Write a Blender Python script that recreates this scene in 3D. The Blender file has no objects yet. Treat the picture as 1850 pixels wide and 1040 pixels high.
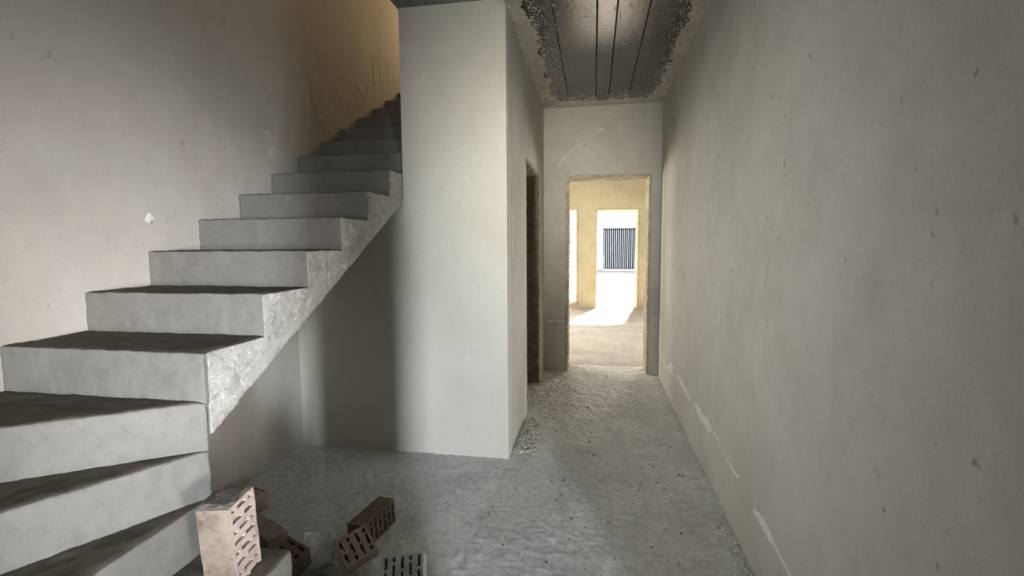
import bpy, bmesh, math, random
from mathutils import Vector, Matrix, noise

sc = bpy.context.scene
col = sc.collection
random.seed(7)

# ------------------------------------------------------------------ camera
def setup_camera():
    f, W, H = 865.0, 1850.0, 1040.0
    vp = (1073.0, 440.0); roll = math.radians(-0.1)
    d = Vector(((vp[0]-W/2)/f, (H/2-vp[1])/f, -1.0)).normalized()
    up = Vector((math.sin(math.radians(0.5)), math.cos(math.radians(0.5)), 0))
    Z = (up - d*up.dot(d)).normalized()
    X = d.cross(Z)
    m = Matrix((X, d, Z))            # rows: world axes in camera coordinates = camera -> world
    cam = bpy.data.cameras.new('camera'); cam.sensor_width = 36.0; cam.lens = f/W*36.0
    cam.clip_start = 0.02; cam.clip_end = 300
    o = bpy.data.objects.new('camera', cam); col.objects.link(o)
    o.matrix_world = Matrix.Translation((0, 0, 1.38)) @ m.to_4x4()
    sc.camera = o
setup_camera()

# ------------------------------------------------------------------ world, sun, window and fill light, exposure
sc.view_settings.view_transform = 'Standard'
sc.view_settings.look = 'None'
sc.view_settings.gamma = 1.0
sc.view_settings.exposure = 0.0
sc.view_settings.use_curve_mapping = False
w = bpy.data.worlds.new('sky'); sc.world = w; w.use_nodes = True
bg = w.node_tree.nodes['Background']
bg.inputs['Color'].default_value = (0.93, 0.97, 1.0, 1); bg.inputs['Strength'].default_value = 1.15

def sun(direction, energy, color):
    l = bpy.data.lights.new('sun', 'SUN'); l.energy = energy; l.color = color; l.angle = 0.12
    o = bpy.data.objects.new('sun', l); col.objects.link(o)
    o.rotation_euler = Vector(direction).to_track_quat('-Z', 'Y').to_euler()
sun((-0.16, -0.74, -0.66), 46.0, (1.0, 0.93, 0.8))

def area_light(name, loc, target, sx, sy, power, color, spread=180):
    l = bpy.data.lights.new(name, 'AREA'); l.shape = 'RECTANGLE'; l.size = sx; l.size_y = sy
    l.energy = power; l.color = color; l.spread = math.radians(spread)
    o = bpy.data.objects.new(name, l); col.objects.link(o)
    o.location = loc
    o.rotation_euler = (Vector(target)-Vector(loc)).to_track_quat('-Z', 'Y').to_euler()
    return o
# daylight in the openings of the house, plus added unseen fills
area_light('sidelight_sky', (2.24, -3.95, 1.25), (2.24, 0, 1.25), 0.26, 1.9, 62, (0.86, 0.93, 1.0))
area_light('sidelight_fill_beam', (2.24, -3.95, 1.25), (-1.26, 2.11, 0.15), 0.26, 1.9, 21, (0.83, 0.915, 1.0), 32)  # added second beam in the sidelight, aimed low to lift pillar and floor
area_light('entrance_daylight', (-1.35, -3.95, 1.25), (-1.05, 3, 0.45), 0.9, 1.5, 5, (0.97, 0.97, 1.0), 48)
area_light('back_wall_fill', (-0.3, -3.95, 1.5), (-0.25, 4.6, 1.95), 0.5, 1.2, 4.2, (1.0, 0.94, 0.82), 16)  # added fill before solid wall, brightens partition front and end wall
area_light('west_hall_fill', (-1.93, -0.6, 1.5), (0.67, 3.3, 1.1), 1.0, 1.3, 10, (0.94, 0.97, 1.0), 46)  # added fill at the closed left wall, brightens the right corridor wall
area_light('east_hall_fill', (2.95, -1.8, 1.2), (-1.8, 1.60, 1.10), 0.5, 0.7, 6.2, (1.0, 0.97, 0.96), 22)  # added narrow beam, shaped to brighten stair flank and left wall
area_light('far_west_fill', (-2.95, 8.0, 1.5), (0, 8.0, 1.3), 2.4, 1.5, 190, (1.0, 0.93, 0.79))  # added fill from an unseen side, brightens the far room
area_light('far_left_window_daylight', (-0.82, 10.30, 1.1), (0.4, 4.5, 1.4), 0.9, 1.9, 46, (1.0, 0.93, 0.80), 70)
area_light('far_right_fill', (1.95, 10.30, 1.1), (-0.3, 4.5, 1.4), 0.9, 1.9, 48, (1.0, 0.93, 0.80), 70)  # added fill at an unseen opening, reaches the left corridor wall
area_light('upper_window_daylight', (-1.6, 6.45, 4.4), (-1.6, 3, 4.0), 0.6, 1.0, 46, (1.0, 0.74, 0.42))

# ------------------------------------------------------------------ materials
def nodes_of(name):
    m = bpy.data.materials.new(name); m.use_nodes = True
    nt = m.node_tree; b = nt.nodes['Principled BSDF']
    return m, nt, b
def N(nt, t, **kw):
    n = nt.nodes.new(t)
    for k, v in kw.items():
        if k.startswith('i_'): n.inputs[k[2:].replace('_', ' ')].default_value = v
        else: setattr(n, k, v)
    return n
def ramp(nt, fac, stops):
    r = nt.nodes.new('ShaderNodeValToRGB'); e = r.color_ramp.elements
    while len(e) < len(stops): e.new(0.5)
    for q, (p, c) in zip(e, stops):
        q.position = p; q.color = (*c, 1) if len(c) == 3 else c
    nt.links.new(fac, r.inputs[0]); return r
def mixc(nt, fac, a, b, mode='MIX'):
    m = nt.nodes.new('ShaderNodeMix'); m.data_type = 'RGBA'; m.blend_type = mode
    for s, v in ((0, fac), (6, a), (7, b)):
        if hasattr(v, 'is_output'): nt.links.new(v, m.inputs[s])
        else: m.inputs[s].default_value = v if isinstance(v, (int, float)) else (*v, 1)
    return m.outputs[2]
def coords(nt, scale=(1, 1, 1)):
    g = nt.nodes.new('ShaderNodeNewGeometry'); mp = nt.nodes.new('ShaderNodeMapping')
    mp.inputs['Scale'].default_value = scale
    nt.links.new(g.outputs['Position'], mp.inputs['Vector']); return mp.outputs[0]
def noise_tex(nt, vec, scale, detail=4, rough=0.55, dist=0):
    n = N(nt, 'ShaderNodeTexNoise'); n.inputs['Scale'].default_value = scale; n.inputs['Detail'].default_value = detail
    n.inputs['Roughness'].default_value = rough; n.inputs['Distortion'].default_value = dist
    nt.links.new(vec, n.inputs['Vector']); return n.outputs['Fac']

def plaster(name, a, b, c, pits=0.6, bump=0.35, rough=0.9, fine=0.6, var=0.5):
    """trowelled cement render: cloudy tones, fine sand, sparse pits"""
    m, nt, bs = nodes_of(name)
    v = coords(nt); vs = coords(nt, (1.0, 1.0, 0.7))
    big = noise_tex(nt, v, 1.3, 5, 0.6, 0.4)
    base = ramp(nt, big, [(0.34, a), (0.5, b), (0.66, c)]).outputs[0]
    mid = noise_tex(nt, vs, 7.0, 6, 0.65, 0.6)
    mr = ramp(nt, mid, [(0.3, (1-0.14*var,)*3), (0.7, (1+0.08*var,)*3)]).outputs[0]
    base = mixc(nt, 1.0, base, mr, 'MULTIPLY')
    sand = noise_tex(nt, v, 95, 3, 0.7)
    sr = ramp(nt, sand, [(0.25, (0.9,)*3), (0.75, (1.08,)*3)]).outputs[0]
    base = mixc(nt, fine, base, sr, 'MULTIPLY')
    pit = noise_tex(nt, vs, 23, 2, 0.5, 0.3)
    pr = ramp(nt, pit, [(0.70, (0, 0, 0)), (0.76, (1, 1, 1))])
    pm = N(nt, 'ShaderNodeMath', operation='MULTIPLY'); pm.inputs[1].default_value = pits
    nt.links.new(pr.outputs[0], pm.inputs[0])
    base = mixc(nt, pm.outputs[0], base, tuple(0.42*x for x in a))
    nt.links.new(base, bs.inputs['Base Color'])
    bs.inputs['Roughness'].default_value = rough; bs.inputs['Specular IOR Level'].default_value = 0.25
    h = N(nt, 'ShaderNodeMath', operation='MULTIPLY_ADD'); h.inputs[1].default_value = 0.25
    nt.links.new(sand, h.inputs[0]); nt.links.new(mid, h.inputs[2])
    h2 = N(nt, 'ShaderNodeMath', operation='MULTIPLY_ADD'); h2.inputs[1].default_value = -0.35
    nt.links.new(pm.outputs[0], h2.inputs[0]); nt.links.new(h.outputs[0], h2.inputs[2])
    bp = N(nt, 'ShaderNodeBump'); bp.inputs['Strength'].default_value = bump; bp.inputs['Distance'].default_value = 0.012
    nt.links.new(h2.outputs[0], bp.inputs['Height']); nt.links.new(bp.outputs[0], bs.inputs['Normal'])
    return m

def concrete(name, a, b, rough=0.92, bump=0.5, specks=0.4, soft=1.0, dust=None, bloom=0.0):
    m, nt, bs = nodes_of(name)
    v = coords(nt)
    n1 = noise_tex(nt, v, 3.2, 6, 0.65, 0.5); n2 = noise_tex(nt, v, 26, 5, 0.7, 0.2); n3 = noise_tex(nt, v, 130, 2)
    base = ramp(nt, n1, [(0.32, a), (0.68, b)]).outputs[0]
    base = mixc(nt, 1.0, base, ramp(nt, n2, [(0.28, (1-0.28*soft,)*3), (0.5, (1,)*3), (0.75, (1+0.18*soft,)*3)]).outputs[0], 'MULTIPLY')
    sp = ramp(nt, n3, [(0.66, (0, 0, 0)), (0.74, (1, 1, 1))])
    pm = N(nt, 'ShaderNodeMath', operation='MULTIPLY'); pm.inputs[1].default_value = specks
    nt.links.new(sp.outputs[0], pm.inputs[0])
    base = mixc(nt, pm.outputs[0], base, tuple(0.35*x for x in a))
    if bloom:     # pale lime that has run and dried in patches
        nb = noise_tex(nt, v, 13, 7, 0.72, 1.2)
        bm_ = N(nt, 'ShaderNodeMath', operation='MULTIPLY'); bm_.inputs[1].default_value = bloom
        nt.links.new(ramp(nt, nb, [(0.55, (0, 0, 0)), (0.64, (1, 1, 1))]).outputs[0], bm_.inputs[0])
        base = mixc(nt, bm_.outputs[0], base, (0.74, 0.73, 0.70))
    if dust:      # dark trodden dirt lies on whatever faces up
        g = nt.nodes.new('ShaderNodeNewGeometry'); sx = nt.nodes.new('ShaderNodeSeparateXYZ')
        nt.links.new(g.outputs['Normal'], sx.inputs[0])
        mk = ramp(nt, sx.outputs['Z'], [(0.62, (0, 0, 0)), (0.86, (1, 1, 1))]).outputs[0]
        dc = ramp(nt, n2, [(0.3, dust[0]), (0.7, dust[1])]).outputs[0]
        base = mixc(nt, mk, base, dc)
    nt.links.new(base, bs.inputs['Base Color'])
    bs.inputs['Roughness'].default_value = rough; bs.inputs['Specular IOR Level'].default_value = 0.2
    h = N(nt, 'ShaderNodeMath', operation='MULTIPLY_ADD'); h.inputs[1].default_value = 0.3
    nt.links.new(n3, h.inputs[0]); nt.links.new(n2, h.inputs[2])
    bp = N(nt, 'ShaderNodeBump'); bp.inputs['Strength'].default_value = bump; bp.inputs['Distance'].default_value = 0.01
    nt.links.new(h.outputs[0], bp.inputs['Height']); nt.links.new(bp.outputs[0], bs.inputs['Normal'])
    return m

def ceiling_board_material():
    """dark glossy face left by film formwork, with pale laitance spots"""
    m, nt, bs = nodes_of('formwork_face_black')
    v = coords(nt, (1.0, 0.35, 1.0)); v2 = coords(nt)
    n1 = noise_tex(nt, v, 9, 6, 0.65); n2 = noise_tex(nt, v2, 70, 4, 0.7); n3 = noise_tex(nt, v2, 4.5, 5, 0.7, 0.8)
    base = ramp(nt, n1, [(0.3, (0.008, 0.0075, 0.007)), (0.7, (0.032, 0.030, 0.027))]).outputs[0]
    sp = ramp(nt, n2, [(0.64, (0, 0, 0)), (0.7, (1, 1, 1))]).outputs[0]
    base = mixc(nt, sp, base, (0.3, 0.28, 0.24))
    nt.links.new(base, bs.inputs['Base Color'])
    n4 = noise_tex(nt, coords(nt, (1.0, 0.22, 1.0)), 16, 6, 0.75, 0.6)
    rr = ramp(nt, n4, [(0.36, (0.04,)*3), (0.52, (0.11,)*3), (0.68, (0.34,)*3)]).outputs[0]
    nt.links.new(rr, bs.inputs['Roughness'])
    bs.inputs['Specular IOR Level'].default_value = 0.75; bs.inputs['IOR'].default_value = 1.58
    
    h = N(nt, 'ShaderNodeMath', operation='ADD'); nt.links.new(n1, h.inputs[0]); nt.links.new(n2, h.inputs[1])
    bp = N(nt, 'ShaderNodeBump'); bp.inputs['Strength'].default_value = 0.2; bp.inputs['Distance'].default_value = 0.004
    nt.links.new(h.outputs[0], bp.inputs['Height']); nt.links.new(bp.outputs[0], bs.inputs['Normal'])
    return m

def metal_sheet(name, c):
    m, nt, bs = nodes_of(name)
    n = noise_tex(nt, coords(nt, (1, 1, 0.2)), 4, 4)
    nt.links.new(ramp(nt, n, [(0.3, tuple(0.85*x for x in c)), (0.7, c)]).outputs[0], bs.inputs['Base Color'])
    bs.inputs['Roughness'].default_value = 0.5
    return m

MAT = {
    'plaster': plaster('cement_plaster', (0.455, 0.435, 0.38), (0.515, 0.498, 0.445), (0.555, 0.54, 0.485), bump=0.2),
    'plaster_smooth': plaster('smooth_cement_plaster', (0.56, 0.535, 0.46), (0.59, 0.57, 0.50), (0.61, 0.59, 0.52), pits=0.2, bump=0.08, var=0.2),
    'plaster_left': plaster('stairwell_plaster', (0.45, 0.42, 0.375), (0.50, 0.47, 0.425), (0.54, 0.51, 0.46), pits=0.3, bump=0.14),
    'plaster_warm': plaster('warm_cement_plaster', (0.38, 0.33, 0.22), (0.42, 0.37, 0.255), (0.45, 0.40, 0.285), pits=0.4, bump=0.2),
    'lime': concrete('white_lime_bloom', (0.66, 0.65, 0.61), (0.76, 0.75, 0.71), specks=0.1, bump=0.3),
    'lime_old': concrete('pale_mortar_smear', (0.52, 0.47, 0.38), (0.62, 0.57, 0.47), specks=0.15, bump=0.4),
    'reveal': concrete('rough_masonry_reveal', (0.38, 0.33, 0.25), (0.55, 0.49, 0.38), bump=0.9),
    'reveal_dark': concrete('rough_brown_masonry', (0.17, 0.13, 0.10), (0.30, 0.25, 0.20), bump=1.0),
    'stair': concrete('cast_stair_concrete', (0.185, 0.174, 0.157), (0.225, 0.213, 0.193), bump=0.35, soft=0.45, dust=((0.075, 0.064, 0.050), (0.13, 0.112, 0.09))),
    'stair_side_lit': concrete('lit_limy_stair_flank', (0.40, 0.385, 0.36), (0.53, 0.515, 0.485), bump=0.9, soft=1.2, bloom=0.75),  # paler base stands in for light on the flank; bloom is real lime
    'floor': concrete('rough_floor_screed', (0.55, 0.545, 0.53), (0.69, 0.685, 0.67), bump=0.7, soft=0.9, bloom=0.12),
    'floor_far': concrete('pale_dusty_screed', (0.38, 0.35, 0.32), (0.50, 0.465, 0.435), bump=0.9, soft=1.2),
    'mortar': concrete('grey_mortar', (0.46, 0.435, 0.385), (0.60, 0.575, 0.515), bump=0.8),
    'soot': concrete('blackened_mortar', (0.05, 0.045, 0.04), (0.13, 0.12, 0.11), bump=1.0),
    'slab': concrete('cast_slab', (0.20, 0.195, 0.18), (0.32, 0.31, 0.285)),
    'brick_pink': concrete('pink_clay', (0.38, 0.295, 0.255), (0.48, 0.395, 0.355), bump=0.5, specks=0.2),
    'brick_dirty': concrete('stained_clay', (0.13, 0.088, 0.06), (0.28, 0.23, 0.185), bump=0.7, specks=0.5, soft=1.6),
    'brick_grey': concrete('dusty_clay', (0.58, 0.57, 0.56), (0.72, 0.71, 0.70), bump=0.5, specks=0.2),
    'brick_brown': concrete('brown_clay', (0.15, 0.11, 0.08), (0.24, 0.185, 0.14), bump=0.5, specks=0.2),
    'crumb': concrete('dark_crumb', (0.09, 0.087, 0.082), (0.19, 0.185, 0.175), bump=0.6),
    'ground': concrete('pale_yard_concrete', (0.62, 0.60, 0.56), (0.70, 0.68, 0.64), bump=0.3),
    'white_render': concrete('white_render', (0.68, 0.67, 0.65), (0.76, 0.75, 0.73), bump=0.2, specks=0.0),
    'sheet': metal_sheet('blue_grey_sheet', (0.42, 0.47, 0.58)),
    'sheet_dark': metal_sheet('dark_steel', (0.09, 0.10, 0.12)),
    'straw': concrete('pale_straw', (0.70, 0.66, 0.58), (0.80, 0.77, 0.70), specks=0.0, bump=0.2),
}
MAT['board'] = ceiling_board_material()

# ------------------------------------------------------------------ helpers
def tag(o, label=None, cat=None, group=None, kind=None):
    if label: o['label'] = label
    if cat: o['category'] = cat
    if group: o['group'] = group
    if kind: o['kind'] = kind
    return o
def link(name, me, mat, parent=None):
    o = bpy.data.objects.new(name, me); col.objects.link(o)
    if mat:
        me.materials.clear(); me.materials.append(MAT[mat])
    if parent: o.parent = parent
    return o
def empty(name, loc=(0, 0, 0)):
    o = bpy.data.objects.new(name, None); col.objects.link(o); o.location = loc; o.empty_display_size = 0.1
    return o
def box_bm(bm, x0, x1, y0, y1, z0, z1):
    v = [bm.verts.new((x, y, z)) for x in (x0, x1) for y in (y0, y1) for z in (z0, z1)]
    for f in ((0, 1, 3, 2), (4, 6, 7, 5), (0, 4, 5, 1), (2, 3, 7, 6), (0, 2, 6, 4), (1, 5, 7, 3)):
        bm.faces.new([v[i] for i in f])
def finish(bm, name):
    bmesh.ops.recalc_face_normals(bm, faces=bm.faces)
    me = bpy.data.meshes.new(name); bm.to_mesh(me); bm.free(); return me
def boxes(name, bl, mat, parent=None):
    bm = bmesh.new()
    for b in bl: box_bm(bm, *b)
    return link(name, finish(bm, name), mat, parent)
def wall_with_holes(name, axis, p0, p1, u0, u1, z0, z1, holes, mat):
    """a wall slab (axis 'x' or 'y' is its thickness) with rectangular openings, one closed mesh without seams"""
    us = sorted({u0, u1, *[h[0] for h in holes], *[h[1] for h in holes]})
    zs = sorted({z0, z1, *[h[2] for h in holes], *[h[3] for h in holes]})
    solid = lambda i, k: 0 <= i < len(us)-1 and 0 <= k < len(zs)-1 and not any(
        h[0] <= (us[i]+us[i+1])/2 <= h[1] and h[2] <= (zs[k]+zs[k+1])/2 <= h[3] for h in holes)
    bm = bmesh.new(); cache = {}
    def V(p, u, z):
        key = (p, u, z)
        if key not in cache: cache[key] = bm.verts.new((p, u, z) if axis == 'x' else (u, p, z))
        return cache[key]
    for i in range(len(us)-1):
        for k in range(len(zs)-1):
            if not solid(i, k): continue
            a, b, c, d = us[i], us[i+1], zs[k], zs[k+1]
            for p in (p0, p1): bm.faces.new([V(p, a, c), V(p, b, c), V(p, b, d), V(p, a, d)])
            for (ii, kk, q) in ((i-1, k, ((a, c), (a, d))), (i+1, k, ((b, c), (b, d))), (i, k-1, ((a, c), (b, c))), (i, k+1, ((a, d), (b, d)))):
                if not solid(ii, kk):
                    bm.faces.new([V(p0, *q[0]), V(p0, *q[1]), V(p1, *q[1]), V(p1, *q[0])])
    return link(name, finish(bm, name), mat)

def cloud(scale, depth=3):
    t = bpy.data.textures.new('relief', 'CLOUDS'); t.noise_scale = scale; t.noise_depth = depth; return t
TX = {'coarse': cloud(0.09), 'mid': cloud(0.035), 'fine': cloud(0.012)}
def roughen(o, voxel, layers, smooth=True):
    """cast / broken surface: dense remesh and relief, baked to a plain mesh"""
    r = o.modifiers.new('remesh', 'REMESH'); r.mode = 'VOXEL'; r.voxel_size = voxel; r.use_smooth_shade = smooth
    for tx, s in layers:
        d = o.modifiers.new('relief', 'DISPLACE'); d.texture = TX[tx]; d.strength = s; d.mid_level = 0.5
        d.texture_coords = 'GLOBAL'
    dg = bpy.context.evaluated_depsgraph_get()
    me = bpy.data.meshes.new_from_object(o.evaluated_get(dg))
    o.modifiers.clear(); old = o.data; o.data = me; bpy.data.meshes.remove(old)
    return o
def prism(name, poly, axis, a, b, mat, parent=None):
    """extrude a 2D polygon along axis: 'z' poly=(x,y); 'x' poly=(y,z)"""
    bm = bmesh.new()
    P = lambda p, t: (p[0], p[1], t) if axis == 'z' else (t, p[0], p[1])
    lo = [bm.verts.new(P(p, a)) for p in poly]; hi = [bm.verts.new(P(p, b)) for p in poly]
    bm.faces.new(lo); bm.faces.new(hi)
    n = len(poly)
    for i in range(n): bm.faces.new([lo[i], lo[(i+1) % n], hi[(i+1) % n], hi[i]])
    return link(name, finish(bm, name), mat, parent)
def smear(name, plane, pts, mat, parent, thick=0.004, seed=0, step=0.012):
    """ragged raised smear on a wall. plane=(axis, value, sign of outward normal); pts = (u, z, half width)"""
    ax, val, sg = plane
    bm = bmesh.new(); rows = []; s = seed*7.3
    seg = []
    for (u0, z0, w0), (u1, z1, w1) in zip(pts[:-1], pts[1:]):
        n = max(2, int(math.hypot(u1-u0, z1-z0)/step))
        for i in range(n): t = i/n; seg.append((u0+(u1-u0)*t, z0+(z1-z0)*t, w0+(w1-w0)*t))
    seg.append(pts[-1])
    for i, (u, z, wd) in enumerate(seg):
        a = seg[max(0, i-1)]; b = seg[min(len(seg)-1, i+1)]
        d = Vector((b[0]-a[0], b[1]-a[1])).normalized(); nn = Vector((-d.y, d.x))
        row = []
        for j, q in enumerate((-1, -0.45, 0.45, 1)):
            ww = wd*q*(0.55+0.9*abs(noise.noise(Vector((u*22+s, z*22, q*1.7+s)))) + 0.25*noise.noise(Vector((u*70, z*70, q+s))))
            cu, cz = u+nn.x*ww, z+nn.y*ww
            t = 0.0003 if abs(q) == 1 else thick*(0.6+0.6*noise.noise(Vector((u*40, z*40, s)))+0.3)
            if i in (0, len(seg)-1): t = 0.0003
            p = val+sg*t
            row.append(bm.verts.new((p, cu, cz) if ax == 'x' else (cu, p, cz)))
        rows.append(row)
    for r0, r1 in zip(rows[:-1], rows[1:]):
        for j in range(3): bm.faces.new([r0[j], r0[j+1], r1[j+1], r1[j]])
    bmesh.ops.recalc_face_normals(bm, faces=bm.faces)
    o = link(name, finish(bm, name), mat, parent)
    for p in o.data.polygons: p.use_smooth = True
    return o

# ------------------------------------------------------------------ dimensions
XL, XR = -1.98, 0.67          # stair-side wall, right wall
XC = -0.53                    # corridor side of the partition
XS = -1.20                    # open side of the stair / left edge of the partition front
YP, YE, YF = 2.93, 5.13, 10.35
ZC = 2.83
# ------------------------------------------------------------------ the shell
def grid_floor():
    bm = bmesh.new()
    def sheet(x0, x1, y0, y1, nx, ny, relief):
        g = []
        for j in range(ny+1):
            row = []
            for i in range(nx+1):
                x = x0+(x1-x0)*i/nx; y = y0+(y1-y0)*j/ny; z = 0.0
                if relief:
                    z = 0.010*noise.noise(Vector((x*1.6, y*1.6, 3)))
                    z += 0.007*abs(noise.noise(Vector((x*9, y*5.5, 1.1))))
                    k = noise.noise(Vector((x*17, y*17, 8.2)))
                    z += 0.009*max(0, k-0.16)
                    z += 0.007*max(0, noise.noise(Vector((x*44+y*9, y*33, 4.4)))-0.2)
                    z += 0.003*noise.noise(Vector((x*45, y*45, 2)))
                    e = min(1, min(x-x0, x1-x, y-y0, y1-y)/0.05); z *= max(e, 0.0)
                    edge = min(abs(x-XR), abs(x-XL))
                    if edge < 0.07: z += 0.012*(1-edge/0.07)*(0.6+0.8*noise.noise(Vector((x*20, y*12, 5))))
                row.append(bm.verts.new((x, y, z)))
            g.append(row)
        for j in range(ny):
            for i in range(nx): bm.faces.new([g[j][i], g[j][i+1], g[j+1][i+1], g[j+1][i]])
    sheet(XL-0.02, XR+0.02, 1.1, 5.43, 260, 420, True)
    sheet(XL-0.02, 3.1, -4.2, 1.1, 4, 4, False)
    o = link('floor', finish(bm, 'floor'), 'floor')
    bm = bmesh.new()
    sheet(-3.1, 3.1, 5.43, 10.75, 260, 220, True)
    o2 = link('floor_far', finish(bm, 'floor_far'), 'floor_far')
    for q in (o, o2):
        for p in q.data.polygons: p.use_smooth = True
    tag(o2, 'pale sunlit dusty floor of the far room', 'floor', kind='structure')
    return o
floor = tag(grid_floor(), 'rough grey trampled cement screed floor', 'floor', kind='structure')

wl = tag(boxes('wall_left', [(XL-0.25, XL, -4.2, YE, -0.1, 5.8), (XL-0.25, XL, YE, 7.0, ZC+0.2, 5.8)], 'plaster_left'), 'tall plastered wall rising behind the concrete stairs', 'wall', kind='structure')
wr = tag(boxes('wall_right', [(XR, XR+0.14, 0.5, YE, -0.1, ZC)], 'plaster'), 'long grey plastered wall along the right of the corridor', 'wall', kind='structure')
wf = tag(boxes('wall_front', [(XS, XC, YP, YP+0.12, -0.05, ZC), (XL, XS, YP, YP+0.12, -0.05, 1.665)], 'plaster_smooth'),
         'smooth pale plaster wall end between stairs and corridor', 'wall', kind='structure')
wc = tag(wall_with_holes('wall_corridor', 'x', XC-0.12, XC, YP+0.12, YE, -0.05, ZC, [(3.80, 4.66, -0.05, 2.05)], 'plaster'),
         'narrow corridor side wall with a dark open doorway', 'wall', kind='structure')
tag(boxes('wall_stairside', [(XS, XS+0.10, YP+0.12, YE, -0.05, ZC)], 'plaster'), 'hidden partition beside the upper stair flight', 'wall', kind='structure')
we = tag(wall_with_holes('wall_end', 'y', YE, YE+0.30, -3.1, 3.1, -0.05, ZC, [(-0.285, 0.570, -0.05, 2.085)], 'plaster'),
         'grey plastered end wall of the corridor around the bright doorway', 'wall', kind='structure')
wfar = tag(wall_with_holes('wall_far', 'y', YF, YF+0.40, -3.1, 3.1, -0.05, ZC, [(0.03, 0.92, -0.05, 2.10), (-1.30, -0.35, 0.10, 2.10), (1.50, 2.40, 0.10, 2.10)], 'plaster_warm'),  # rightmost opening is unseen, added to let light reach the corridor
           'cream sunlit wall of the far room with a yard doorway', 'wall', kind='structure')
tag(wall_with_holes('wall_far_east', 'x', 3.0, 3.2, YE+0.30, YF, -0.05, ZC, [(6.8, 9.2, 0.75, 2.25)], 'plaster_warm'), 'side wall of the far room with an added wide window opening', 'wall', kind='structure')  # unseen side windows, here and opposite, added to brighten the far room
tag(wall_with_holes('wall_far_west', 'x', -3.2, -3.0, YE+0.30, YF, -0.05, ZC, [(6.8, 9.2, 0.75, 2.25)], 'plaster_warm'), 'far room side wall opposite, with an added window opening', 'wall', kind='structure')
tag(wall_with_holes('wall_behind', 'y', -4.2, -4.0, XL-0.25, 3.2, -0.05, ZC, [(2.09, 2.39, 0.3, 2.2), (-1.8, -0.9, -0.05, 2.2)], 'plaster'), 'entrance hall wall behind the viewpoint with an entrance opening and a narrow sidelight', 'wall', kind='structure')
tag(boxes('wall_hall_return', [(XR+0.14, 3.2, 0.5, 0.64, -0.05, ZC)], 'plaster'), 'short return wall of the entrance hall', 'wall', kind='structure')
tag(wall_with_holes('wall_hall_east', 'x', 3.0, 3.2, -4.0, 0.64, -0.05, ZC, [(-2.3, -1.3, 1.0, 2.0)], 'plaster'), 'right side wall of the entrance hall', 'wall', kind='structure')
tag(boxes('wall_upper_stair', [(XS+0.9, XS+1.0, 0.8, 6.6, ZC+0.2, 5.8), (XL, XS+0.9, 0.8, 0.9, ZC+0.2, 5.8)], 'plaster'), 'upper storey partitions closing the stairwell', 'wall', kind='structure')
tag(wall_with_holes('wall_upper_end', 'y', 6.5, 6.7, XL, XS+1.0, ZC+0.2, 5.8, [(-1.9, -1.3, 3.9, 4.9)], 'plaster'), 'upper landing wall with a small window opening', 'wall', kind='structure')
# unseen post added behind the viewpoint to cast the shadow under the stairs
tag(boxes('wall_shade_post', [(0.20, 0.46, -0.60, -0.36, -0.05, ZC)], 'mortar'), 'added square post behind the viewpoint, shading the wall under the stairs', 'post', kind='structure')

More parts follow.
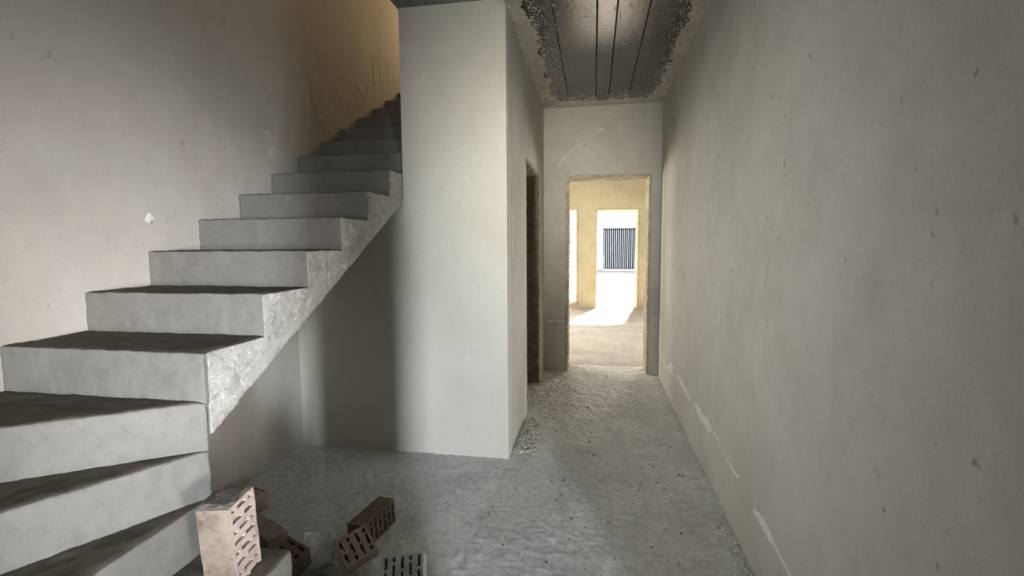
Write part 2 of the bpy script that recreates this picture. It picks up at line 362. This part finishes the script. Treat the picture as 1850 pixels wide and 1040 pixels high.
# ceiling slab with the stairwell left open
def make_ceiling():
    Y0, Y1 = 1.0, 5.05
    o = boxes('ceiling', [(XS-0.008, 3.2, -4.2, Y1, ZC, ZC+0.2), (XL, XS-0.008, -4.2, Y0, ZC, ZC+0.2),
                          (-3.2, 3.2, Y1, YF+0.4, ZC, ZC+0.2)], 'slab')
    tag(o, 'cast slab ceiling, black and glossy between ragged plaster edges', 'ceiling', kind='structure')
    xs = [-0.47, -0.262, 0.008, 0.130, 0.325, 0.62]
    for i, (a, b) in enumerate(zip(xs[:-1], xs[1:])):
        dz = (0.004, 0.0, 0.006, 0.001, 0.004)[i]
        bm = bmesh.new(); box_bm(bm, a+0.003, b-0.003, -0.4, YE-0.02, ZC-0.012-dz, ZC-0.001)
        bmesh.ops.bevel(bm, geom=list(bm.edges), offset=0.003, segments=1, affect='EDGES')
        link('ceiling_board', finish(bm, 'ceiling_board'), 'board', o)
    # ragged plaster fringes
    def fringe(side, seed):
        bm = bmesh.new(); n = 260; rows = []
        for i in range(n+1):
            y = 2.2+(YE-2.2)*i/n
            f = (0.13 if side < 0 else 0.085) + 0.05*noise.noise(Vector((y*2.3, seed, 0))) + 0.035*noise.noise(Vector((y*9, seed, 2))) + 0.02*noise.noise(Vector((y*33, seed, 4)))
            if y > 4.55: f += (y-4.55)**1.5*0.28
            row = []
            for j in range(9):
                q = j/8; x = (XC+f*q) if side < 0 else (XR-f*q)
                t = 0.022*(1-q)**0.6 + 0.014 + 0.013*noise.noise(Vector((x*25, y*25, seed)))
                if q == 1: t = 0.010
                row.append(bm.verts.new((x+0.006*noise.noise(Vector((x*60, y*60, seed)))*(q > 0), y, ZC-t)))
            rows.append(row)
        for r0, r1 in zip(rows[:-1], rows[1:]):
            for j in range(8): bm.faces.new([r0[j], r0[j+1], r1[j+1], r1[j]])
        ob = link('plaster_fringe', finish(bm, 'plaster_fringe'), 'mortar', o)
        for p in ob.data.polygons: p.use_smooth = True
    fringe(-1, 1.5); fringe(1, 8.5)
    bm = bmesh.new(); n = 120; rows = []
    for i in range(n+1):
        x = XC+(XR-XC)*i/n
        f = 0.10+0.05*noise.noise(Vector((x*5, 3, 0)))+0.04*noise.noise(Vector((x*21, 3, 0)))
        row = []
        for j in range(6):
            q = j/5; y = YE-f*q; t = 0.03*(1-q)**0.7+0.014+0.005*noise.noise(Vector((x*30, y*30, 1)))
            row.append(bm.verts.new((x, y, ZC-(0.010 if q == 1 else t))))
        rows.append(row)
    for r0, r1 in zip(rows[:-1], rows[1:]):
        for j in range(5): bm.faces.new([r0[j], r0[j+1], r1[j+1], r1[j]])
    ob = link('plaster_fringe', finish(bm, 'plaster_fringe'), 'mortar', o)
    for p in ob.data.polygons: p.use_smooth = True
    # spatter of plaster thrown on the black face
    bm = bmesh.new(); R = random.Random(3)
    for _ in range(2600):
        y = R.uniform(2.8, YE-0.05); s = R.choice((-1, 1)); d = abs(R.gauss(0, 0.085))
        x = (XC+0.12+d) if s < 0 else (XR-0.09-d)
        if R.random() < 0.25: y = YE-0.08-abs(R.gauss(0, 0.14)); x = R.uniform(XC+0.1, XR-0.1)
        r = R.uniform(0.002, 0.0075)*(1+1.3*max(0, 1-d/0.06))*(1.6 if R.random() < 0.07 else 1); k = R.randint(5, 7); a0 = R.random()*6
        ring = [bm.verts.new((x+r*R.uniform(0.6, 1.3)*math.cos(a0+6.283*i/k), y+r*R.uniform(0.7, 1.8)*math.sin(a0+6.283*i/k), ZC-0.0125)) for i in range(k)]
        c = bm.verts.new((x, y, ZC-0.021))
        for i in range(k): bm.faces.new([ring[i], ring[(i+1) % k], c])
    ob = link('plaster_spatter', finish(bm, 'plaster_spatter'), 'mortar', o); ob['kind'] = 'stuff'
    return o
make_ceiling()
tag(boxes('ceiling_upper', [(XL-0.25, XS+1.0, 0.7, 9.2, 5.8, 6.0)], 'plaster'), 'flat ceiling high above the stairwell with an added sun-blocking eave', 'ceiling', kind='structure')  # eave past the end wall added to keep sun out of the stairwell

# ragged reveals of the openings
def reveal(parent, side, x0, x1, y0, y1, z0, z1, mat='reveal', voxel=0.009, s=0.03):
    o = boxes('reveal', [(x0, x1, y0, y1, z0, z1)], mat, parent)
    roughen(o, voxel, [('mid', s), ('fine', 0.012)])
reveal(we, 'l', -0.297, -0.270, YE-0.002, YE+0.298, 0.0, 2.085)
reveal(we, 'r', 0.552, 0.580, YE-0.004, YE+0.298, 0.0, 2.085)
reveal(we, 't', -0.290, 0.575, YE-0.003, YE+0.298, 2.062, 2.095)
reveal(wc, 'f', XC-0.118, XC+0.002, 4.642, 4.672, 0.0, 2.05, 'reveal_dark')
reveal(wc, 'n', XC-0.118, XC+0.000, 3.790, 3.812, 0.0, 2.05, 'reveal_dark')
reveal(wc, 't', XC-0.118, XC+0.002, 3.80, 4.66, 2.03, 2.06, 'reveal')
reveal(wfar, 'l', 0.015, 0.05, YF-0.005, YF+0.398, 0.0, 2.10, 'plaster_warm', 0.014, 0.045)
reveal(wfar, 'r', 0.90, 0.935, YF-0.005, YF+0.398, 0.0, 2.10, 'plaster_warm', 0.014, 0.045)
reveal(wfar, 't', 0.03, 0.92, YF-0.005, YF+0.398, 2.075, 2.115, 'plaster_warm', 0.014, 0.045)
reveal(wfar, 'r2', -0.37, -0.335, YF-0.005, YF+0.398, 0.10, 2.10, 'plaster_warm', 0.014, 0.045)
reveal(wfar, 's2', -1.30, -0.35, YF-0.02, YF+0.398, 0.06, 0.12, 'plaster_warm', 0.014, 0.045)

# ------------------------------------------------------------------ the staircase
def make_stairs():
    root = empty('staircase', (XS, 1.28, 0))
    tag(root, 'raw cast concrete winder staircase climbing along the left wall', 'staircase')
    root_inv = Matrix.Translation((-XS, -1.28, 0))
    rise, run, Y0, Z0 = 0.1555, 0.289, 1.57, 1.205
    PX, PY = XS, 1.28
    YB = 0.50
    parts = []
    def add(o, voxel=0.012, layers=(('coarse', 0.010), ('mid', 0.006), ('fine', 0.005))):
        roughen(o, voxel, layers); parts.append(o)
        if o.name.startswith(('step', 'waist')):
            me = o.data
            me.materials.append(MAT['stair_side_lit'])
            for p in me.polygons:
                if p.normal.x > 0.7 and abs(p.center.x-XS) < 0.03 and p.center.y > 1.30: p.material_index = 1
    # straight flight
    for k in range(-1, 12):
        y = Y0+run*k; z = Z0+rise*k
        o = prism('step', [(y, z-rise-0.03), (y, z), (y+run+0.03, z), (y+run+0.03, z-0.03)], 'x', XL-0.005, XS, 'stair')
        add(o)
    # waist slab below the straight flight
    s = rise/run; yt = Y0+run*12
    sof = lambda y: 0.76+s*(y-1.28)
    pit = lambda y: Z0-rise-0.01+s*(y-Y0)
    o = prism('waist_slab', [(1.30, sof(1.30)), (1.30, pit(1.30)), (yt, pit(yt)), (yt, sof(yt))], 'x', XL-0.005, XS-0.003, 'stair')
    add(o, 0.014)
    # winders turning round the newel corner
    def quad(a):
        """part of the corner square on the upper side of the riser at angle a (degrees from -x towards -y)"""
        a = math.radians(a); dx, dy = -math.cos(a), -math.sin(a)
        t = min((XL-0.005-PX)/dx if dx < -1e-6 else 9, (YB-PY)/dy if dy < -1e-6 else 9)
        e = (PX+dx*t, PY+dy*t)
        poly = [(PX, PY), (PX, PY+0.012), (XL-0.005, PY+0.012)]
        if abs(e[0]-(XL-0.005)) > 1e-4: poly.append((XL-0.005, YB))
        poly.append(e)
        return poly
    for k, a in ((-2, 35), (-3, 61), (-4, 90)):
        z = Z0+rise*k
        add(prism('step', quad(a), 'z', z-rise-0.01, z, 'stair'))
    for k, x in ((-5, -0.925), (-6, -0.65), (-7, -0.375)):
        z = Z0+rise*k; zb = max(0.002, z-rise-0.01)
        add(prism('step', [(x, YB), (x, PY+0.012), (XL-0.005, PY+0.012), (XL-0.005, YB)], 'z', zb, z, 'stair'))
    yl = Y0+run*12
    o = boxes('landing', [(XL-0.005, XS+0.0, yl, 6.5, ZC+0.01, Z0+rise*12)], 'stair'); parts.append(o)
    for o in parts:
        o.parent = root; o.matrix_parent_inverse = root_inv
make_stairs()

# ------------------------------------------------------------------ marks on the walls
def marks():
    X = ('x', XR, -1)
    line = [(5.10, 0.335, .006), (4.75, 0.27, .012), (4.55, 0.225, .014), (4.42, 0.25, .010)]
    smear('lime_streak', X, line, 'lime', wr, seed=1)
    smear('lime_streak', X, [(4.42, 0.26, .03), (4.25, 0.30, .075), (4.10, 0.32, .04)], 'lime', wr, seed=2)
    smear('lime_streak', X, [(3.95, 0.33, .016), (3.7, 0.315, .040), (3.5, 0.30, .036), (3.38, 0.28, .012)], 'lime', wr, seed=3)
    smear('lime_streak', X, [(3.27, 0.315, .02), (3.10, 0.305, .045), (2.9, 0.31, .045), (2.80, 0.315, .02)], 'lime', wr, seed=4)
    smear('lime_streak', X, [(2.76, 0.32, .014), (2.68, 0.325, .017), (2.62, 0.31, .006), (2.5, 0.295, .004), (2.42, 0.29, .006), (2.33, 0.29, .013), (2.26, 0.30, .005)], 'lime', wr, seed=5)
    smear('lime_streak', X, [(2.06, 0.26, .012), (1.95, 0.275, .034), (1.86, 0.27, .026), (1.75, 0.255, .013), (1.62, 0.245, .016), (1.4, 0.235, .012)], 'lime', wr, seed=6)
    Y = ('y', YE, -1)
    smear('trowel_scratch', Y, [(-0.385, 2.17, .004), (-0.33, 2.265, .014), (-0.25, 2.34, .006), (-0.12, 2.43, .003)], 'lime', we, seed=7)
    smear('trowel_scratch', Y, [(0.0, 2.51, .003), (0.06, 2.555, .012), (0.09, 2.54, .004)], 'lime', we, seed=8)
    smear('trowel_scratch', Y, [(-0.51, 0.545, .006), (-0.4, 0.552, .010), (-0.30, 0.545, .008)], 'lime', we, seed=9)
    smear('trowel_scratch', Y, [(0.60, 0.47, .005), (0.665, 0.487, .007)], 'lime', we, seed=10)
    smear('mortar_smear', Y, [(-0.1, 2.72, .004), (0.1, 2.735, .014), (0.22, 2.72, .004)], 'lime_old', we, seed=21)
    smear('mortar_smear', Y, [(0.15, 2.64, .004), (0.35, 2.665, .010), (0.5, 2.65, .004)], 'lime_old', we, seed=22)
    C = ('x', XC, 1)
    smear('lime_streak', C, [(3.10, 1.62, .004), (3.13, 1.5, .015), (3.12, 1.38, .008), (3.18, 1.2, .012), (3.2, 1.1, .02), (3.18, 0.9, .006)], 'lime', wc, seed=11)
    smear('lime_streak', C, [(3.05, 0.1, .010), (3.2, 0.3, .03), (3.42, 0.42, .05), (3.6, 0.47, .035), (3.72, 0.5, .012)], 'lime_old', wc, seed=12)
    smear('corner_bead', C, [(2.945, 0.02, .010), (2.947, 1.4, .013), (2.945, 2.8, .012)], 'mortar', wc, thick=0.005, seed=13, step=0.02)
    L = ('x', XL, 1)
    smear('lime_patch', L, [(2.72, 1.93, .02), (2.78, 2.00, .05), (2.74, 2.06, .03), (2.70, 2.08, .01)], 'lime_old', wl, seed=14)
    smear('lime_patch', L, [(2.80, 2.02, .012), (2.81, 2.09, .022), (2.80, 2.16, .006)], 'lime_old', wl, seed=15)
    smear('lime_patch', L, [(2.96, 2.02, .02), (2.97, 2.10, .035), (2.96, 2.2, .008)], 'lime_old', wl, seed=16)
    smear('lime_patch', L, [(1.86, 1.49, .015), (1.88, 1.51, .028), (1.90, 1.50, .012)], 'lime', wl, seed=17)
    R = random.Random(5)
    for i in range(11):       # mortar smears above the upper steps
        y = 3.15+i*0.14+R.uniform(-0.05, 0.05); z = 2.14+0.538*(y-3.03)
        h = R.uniform(0.10, 0.30); k = R.uniform(-.12, .04)
        smear('mortar_smear', L, [(y, z, .02), (y+k*0.5, z+h*0.45, R.uniform(.012, .04)), (y+k, z+h, .006)], 'lime_old', wl, thick=0.002, seed=30+i)
marks()

# ------------------------------------------------------------------ perforated bricks
def brick_mesh(L, W, H, rows, chip=None, seed=0):
    """clay brick with through slots along H; rows of slots across W, alternating short/long"""
    bm = bmesh.new()
    t = 0.010
    pitch = L/rows
    xs = [0.0]
    for r in range(rows): xs += [r*pitch+pitch*0.33, r*pitch+pitch*0.69]
    xs += [L]
    cutsA = [(0.10, 0.24), (0.32, 0.68), (0.76, 0.90)]
    cutsB = [(0.10, 0.46), (0.54, 0.90)]
    ys = sorted({0.0, W, *[W*c for q in cutsA+cutsB for c in q]})
    hole = lambda i, j: any(True for r in range(rows) if i == 2*r+1 and any(a*W <= (ys[j]+ys[j+1])/2 <= b*W for a, b in (cutsA if r % 2 else cutsB)))
    gone = lambda i, j: chip is not None and chip((xs[i]+xs[i+1])/2/L, (ys[j]+ys[j+1])/2/W)
    nx, ny = len(xs)-1, len(ys)-1
    solid = lambda i, j: 0 <= i < nx and 0 <= j < ny and not hole(i, j) and not gone(i, j)
    cache = {}
    def V(i, j, k):
        if (i, j, k) not in cache:
            p = Vector((xs[i]-L/2, ys[j]-W/2, (k-0.5)*H))
            p += 0.0022*noise.noise_vector(p*38+Vector((seed*3.1, 0, 0)))
            cache[(i, j, k)] = bm.verts.new(p)
        return cache[(i, j, k)]
    for i in range(nx):
        for j in range(ny):
            if not solid(i, j): continue
            for k in (0, 1): bm.faces.new([V(i, j, k), V(i+1, j, k), V(i+1, j+1, k), V(i, j+1, k)])
            for ii, jj, a, b in ((i-1, j, (i, j), (i, j+1)), (i+1, j, (i+1, j), (i+1, j+1)), (i, j-1, (i, j), (i+1, j)), (i, j+1, (i, j+1), (i+1, j+1))):
                if not solid(ii, jj): bm.faces.new([V(*a, 0), V(*b, 0), V(*b, 1), V(*a, 1)])
    return finish(bm, 'perforated_brick')
def crust(name, parent, sx, sy, sz, loc, seed, mat):
    """lumpy mortar left on a brick"""
    bm = bmesh.new(); bmesh.ops.create_icosphere(bm, subdivisions=3, radius=1)
    for v in bm.verts:
        q = 1+0.35*noise.noise(v.co*2.2+Vector((seed, 0, 0)))+0.2*noise.noise(v.co*6+Vector((seed, 1, 0)))
        c = Vector([math.copysign(abs(t)**0.55, t) for t in v.co])
        v.co = Vector((c.x*sx*q, c.y*sy*q, c.z*sz*q))
    o = link(name, finish(bm, name), mat, parent); o.location = loc
    return o
def orient(hole_dir, long_dir):
    z = Vector(hole_dir).normalized(); x = Vector(long_dir); x = (x-z*x.dot(z)).normalized(); y = z.cross(x)
    return Matrix((x, y, z)).transposed()
def rest_brick(label, me_args, mat, xy, hole_dir, long_dir, base=0.0, chip=None, seed=0, group='loose perforated bricks by the stair foot'):
    me = brick_mesh(*me_args, chip=chip, seed=seed)
    o = link('perforated_brick', me, mat)
    m = orient(hole_dir, long_dir)
    low = min((m @ v.co).z for v in me.vertices)
    o.matrix_world = Matrix.Translation((xy[0], xy[1], base-low)) @ m.to_4x4()
    tag(o, label, 'brick', group)
    return o
FULL = (0.25, 0.12, 0.088, 7)
b = rest_brick('large pinkish perforated brick standing on end on the concrete step', (0.25, 0.122, 0.092, 8), 'brick_pink', (-1.030, 1.158),
               (0.985, 0.14, 0.03), (0.02, -0.03, 1), base=0.409, seed=1)
crust('mortar_crust', b, 0.010, 0.050, 0.038, (0.127, 0, 0), 2.0, 'soot')
for p in b.data.polygons:      # the weathered stretcher face turned to the room
    if p.normal.y > 0.8 and p.center.y > 0.055 or p.normal.y < -0.8 and p.center.y < -0.055: p.material_index = 1
b.data.materials.append(MAT['brick_dirty'])
rest_brick('plain brick on edge on the floor just behind the stair step', FULL, 'brick_pink', (-1.455, 1.835), (0.45, 0.89, 0.03), (0.89, -0.45, 0.02), seed=2)
rest_brick('pinkish brick lying flat behind the large standing brick', FULL, 'brick_pink', (-1.785, 2.07), (0.02, 0.1, 1), (0.35, 0.93, -0.1), seed=3)
rest_brick('brown perforated brick lying farthest from the stair step', FULL, 'brick_brown', (-1.03, 2.03), (0.98, -0.15, 0.06), (0.15, 0.98, 0.0), seed=4)
rest_brick('half brick tilted up showing a full grid of slots beside the broken shard', (0.135, 0.12, 0.10, 4), 'brick_pink', (-0.985, 1.79), (0.30, -0.62, 0.72), (0.66, 0.66, 0.25), seed=5)
rest_brick('greyish broken brick shard with few slots beside the tilted half brick', (0.135, 0.12, 0.05, 3), 'brick_grey', (-1.165, 1.80), (0.45, -0.72, 0.52), (0.75, 0.6, -0.3),
           chip=lambda u, v: u+v > 1.7 or (u < 0.25 and v < 0.3), seed=6)
rest_brick('dark slotted brick in the shade between step and shard', FULL, 'brick_brown', (-1.235, 1.60), (0.15, -0.30, 0.92), (0.25, 0.95, 0.1), seed=7)
rest_brick('dusty grey brick with upright slots nearest the corridor', (0.165, 0.12, 0.088, 5), 'brick_grey', (-0.735, 1.70), (0.08, -0.66, 0.75), (0.97, 0.22, 0.10), seed=8)
rest_brick('dark brick lying low against the step below the shard', FULL, 'brick_brown', (-1.06, 1.50), (0, 0.1, 1), (0.45, 0.9, 0), seed=9)

# ------------------------------------------------------------------ crumbs, gravel, straw
def lump(bm, x, y, z, r, R):
    v = bmesh.ops.create_icosphere(bm, subdivisions=1, radius=r)['verts']
    sx, sy, sz = R.uniform(.7, 1.4), R.uniform(.7, 1.4), R.uniform(.5, .9)
    a = R.random()*6.28; ca, sa = math.cos(a), math.sin(a)
    for q in v:
        p = q.co*R.uniform(.8, 1.2); p = Vector((p.x*sx, p.y*sy, p.z*sz))
        q.co = Vector((x+p.x*ca-p.y*sa, y+p.x*sa+p.y*ca, z+p.z))
def crumbs():
    R = random.Random(11)
    spots = [(-0.28, 4.58), (0.36, 4.66), (-0.04, 3.96), (-0.13, 3.92), (-0.13, 4.21), (-0.01, 3.43), (-0.02, 3.26), (-0.52, 2.29), (-0.51, 2.34), (-0.19, 2.46), (-0.16, 2.69), (0.01, 3.05), (0.52, 3.25), (0.5, 3.21), (0.37, 2.74), (0.4, 2.68), (0.1, 2.02), (-0.1, 2.3), (0.42, 2.26), (0.27, 2.13), (0.53, 2.85), (0.51, 2.86), (0.6, 2.83), (-0.4, 2.04), (-0.19, 1.95), (0.08, 2.29), (0.37, 2.95), (-0.16, 2.92)]
    bm = bmesh.new()
    for x, y in spots: lump(bm, x, y, 0.010, R.uniform(0.0045, 0.008), R)
    for _ in range(240):
        lump(bm, R.uniform(-0.6, 0.62), R.uniform(1.9, 5.1), 0.008, R.uniform(0.002, 0.005), R)
    tag(link('floor_crumbs', finish(bm, 'floor_crumbs'), 'crumb'), 'dark mortar crumbs scattered over the corridor floor', 'crumbs', kind='stuff')
    bm = bmesh.new()
    for _ in range(420):
        t = R.random(); y = 3.0+0.65*t; x = -0.515+abs(R.gauss(0, 0.075))*(1-0.5*t)+0.02*R.random()
        lump(bm, x, y, 0.010+R.uniform(0, 0.008), R.uniform(0.004, 0.012), R)
    tag(link('gravel_heap', finish(bm, 'gravel_heap'), 'mortar'), 'grey crushed mortar heaped along the corridor wall foot', 'gravel', kind='stuff')
    bm = bmesh.new()
    for _ in range(260):
        y = R.uniform(1.9, 5.0); x = 0.655-abs(R.gauss(0, 0.03))
        lump(bm, x, y, 0.012, R.uniform(0.003, 0.008), R)
    tag(link('wall_foot_rubble', finish(bm, 'wall_foot_rubble'), 'floor'), 'fine grey rubble along the foot of the right wall', 'rubble', kind='stuff')
    # a pale splinter
    bm = bmesh.new(); box_bm(bm, -0.045, 0.045, -0.004, 0.004, 0, 0.004)
    bmesh.ops.subdivide_edges(bm, edges=[e for e in bm.edges if abs((e.verts[0].co-e.verts[1].co).x) > 0.05], cuts=6)
    for v in bm.verts: v.co += Vector((0, 0.003*math.sin(v.co.x*40), 0.0015*noise.noise(v.co*60)))
    o = tag(link('wood_splinter', finish(bm, 'wood_splinter'), 'straw'), 'thin white splinter lying on the corridor floor', 'splinter')
    o.location = (0.395, 2.58, 0.012); o.rotation_euler = (0, 0, 0.55)
crumbs()

# ------------------------------------------------------------------ the yard
tag(boxes('ground', [(-30, 34, YF+0.4, 60, -0.3, -0.04)], 'ground'), 'pale sunlit concrete yard beyond the far doorway', 'ground', kind='structure')
def corrugated(name, x0, x1, z0, z1, y, mat, parent):
    bm = bmesh.new(); n = int((x1-x0)/0.2)*6; lo, hi = [], []
    prof = [0, 0, 0.02, 0.02, 0.02, 0]
    for i in range(n+1):
        x = x0+(x1-x0)*i/n; d = prof[i % 6]
        lo.append(bm.verts.new((x, y-d, z0))); hi.append(bm.verts.new((x, y-d, z1)))
    for i in range(n): bm.faces.new([lo[i], lo[i+1], hi[i+1], hi[i]])
    bmesh.ops.solidify(bm, geom=list(bm.faces), thickness=0.004)
    return link(name, finish(bm, name), mat, parent)
def make_gate():
    y = 26.0
    g = empty('yard_gate', (1.3, y, 0)); tag(g, 'blue-grey corrugated metal gate across the yard', 'gate')
    ps = [corrugated('gate_sheet', 0.52, 2.12, 0.06, 2.15, y, 'sheet', g),
          boxes('gate_frame', [(0.5, 0.55, y, y+.05, 0.02, 2.2), (2.09, 2.14, y, y+.05, 0.02, 2.2), (0.5, 2.14, y, y+.05, 0.02, 0.08), (0.5, 2.14, y, y+.05, 2.12, 2.18)], 'sheet_dark', g)]
    for o in ps: o.matrix_parent_inverse = Matrix.Translation((-1.3, -y, 0))
    for x, lab in ((0.30, 'white rendered gate pillar left of the metal gate'), (2.34, 'white rendered gate pillar right of the metal gate')):
        p = empty('gate_pillar', (x, y, 0)); tag(p, lab, 'pillar', 'white gate pillars')
        a = boxes('shaft', [(-.17, .17, -.17, .17, -.04, 2.2)], 'white_render', p); c = boxes('cap', [(-.21, .21, -.21, .21, 2.2, 2.27)], 'white_render', p)
    x0, x1 = 2.55, 5.95
    f = empty('fence_section', (x0, y, 0)); tag(f, 'corrugated metal fence section right of the yard gate', 'fence')
    a = corrugated('fence_sheet', x0, x1, 0.05, 1.95, y, 'sheet', f)
    r = boxes('fence_rail', [(x0, x1, y, y+.05, 0.3, 0.36)], 'sheet_dark', f)
    r2 = boxes('fence_rail', [(x0, x1, y, y+.05, 1.6, 1.66)], 'sheet_dark', f)
    for q in (a, r, r2): q.matrix_parent_inverse = Matrix.Translation((-x0, -y, 0))
make_gate()
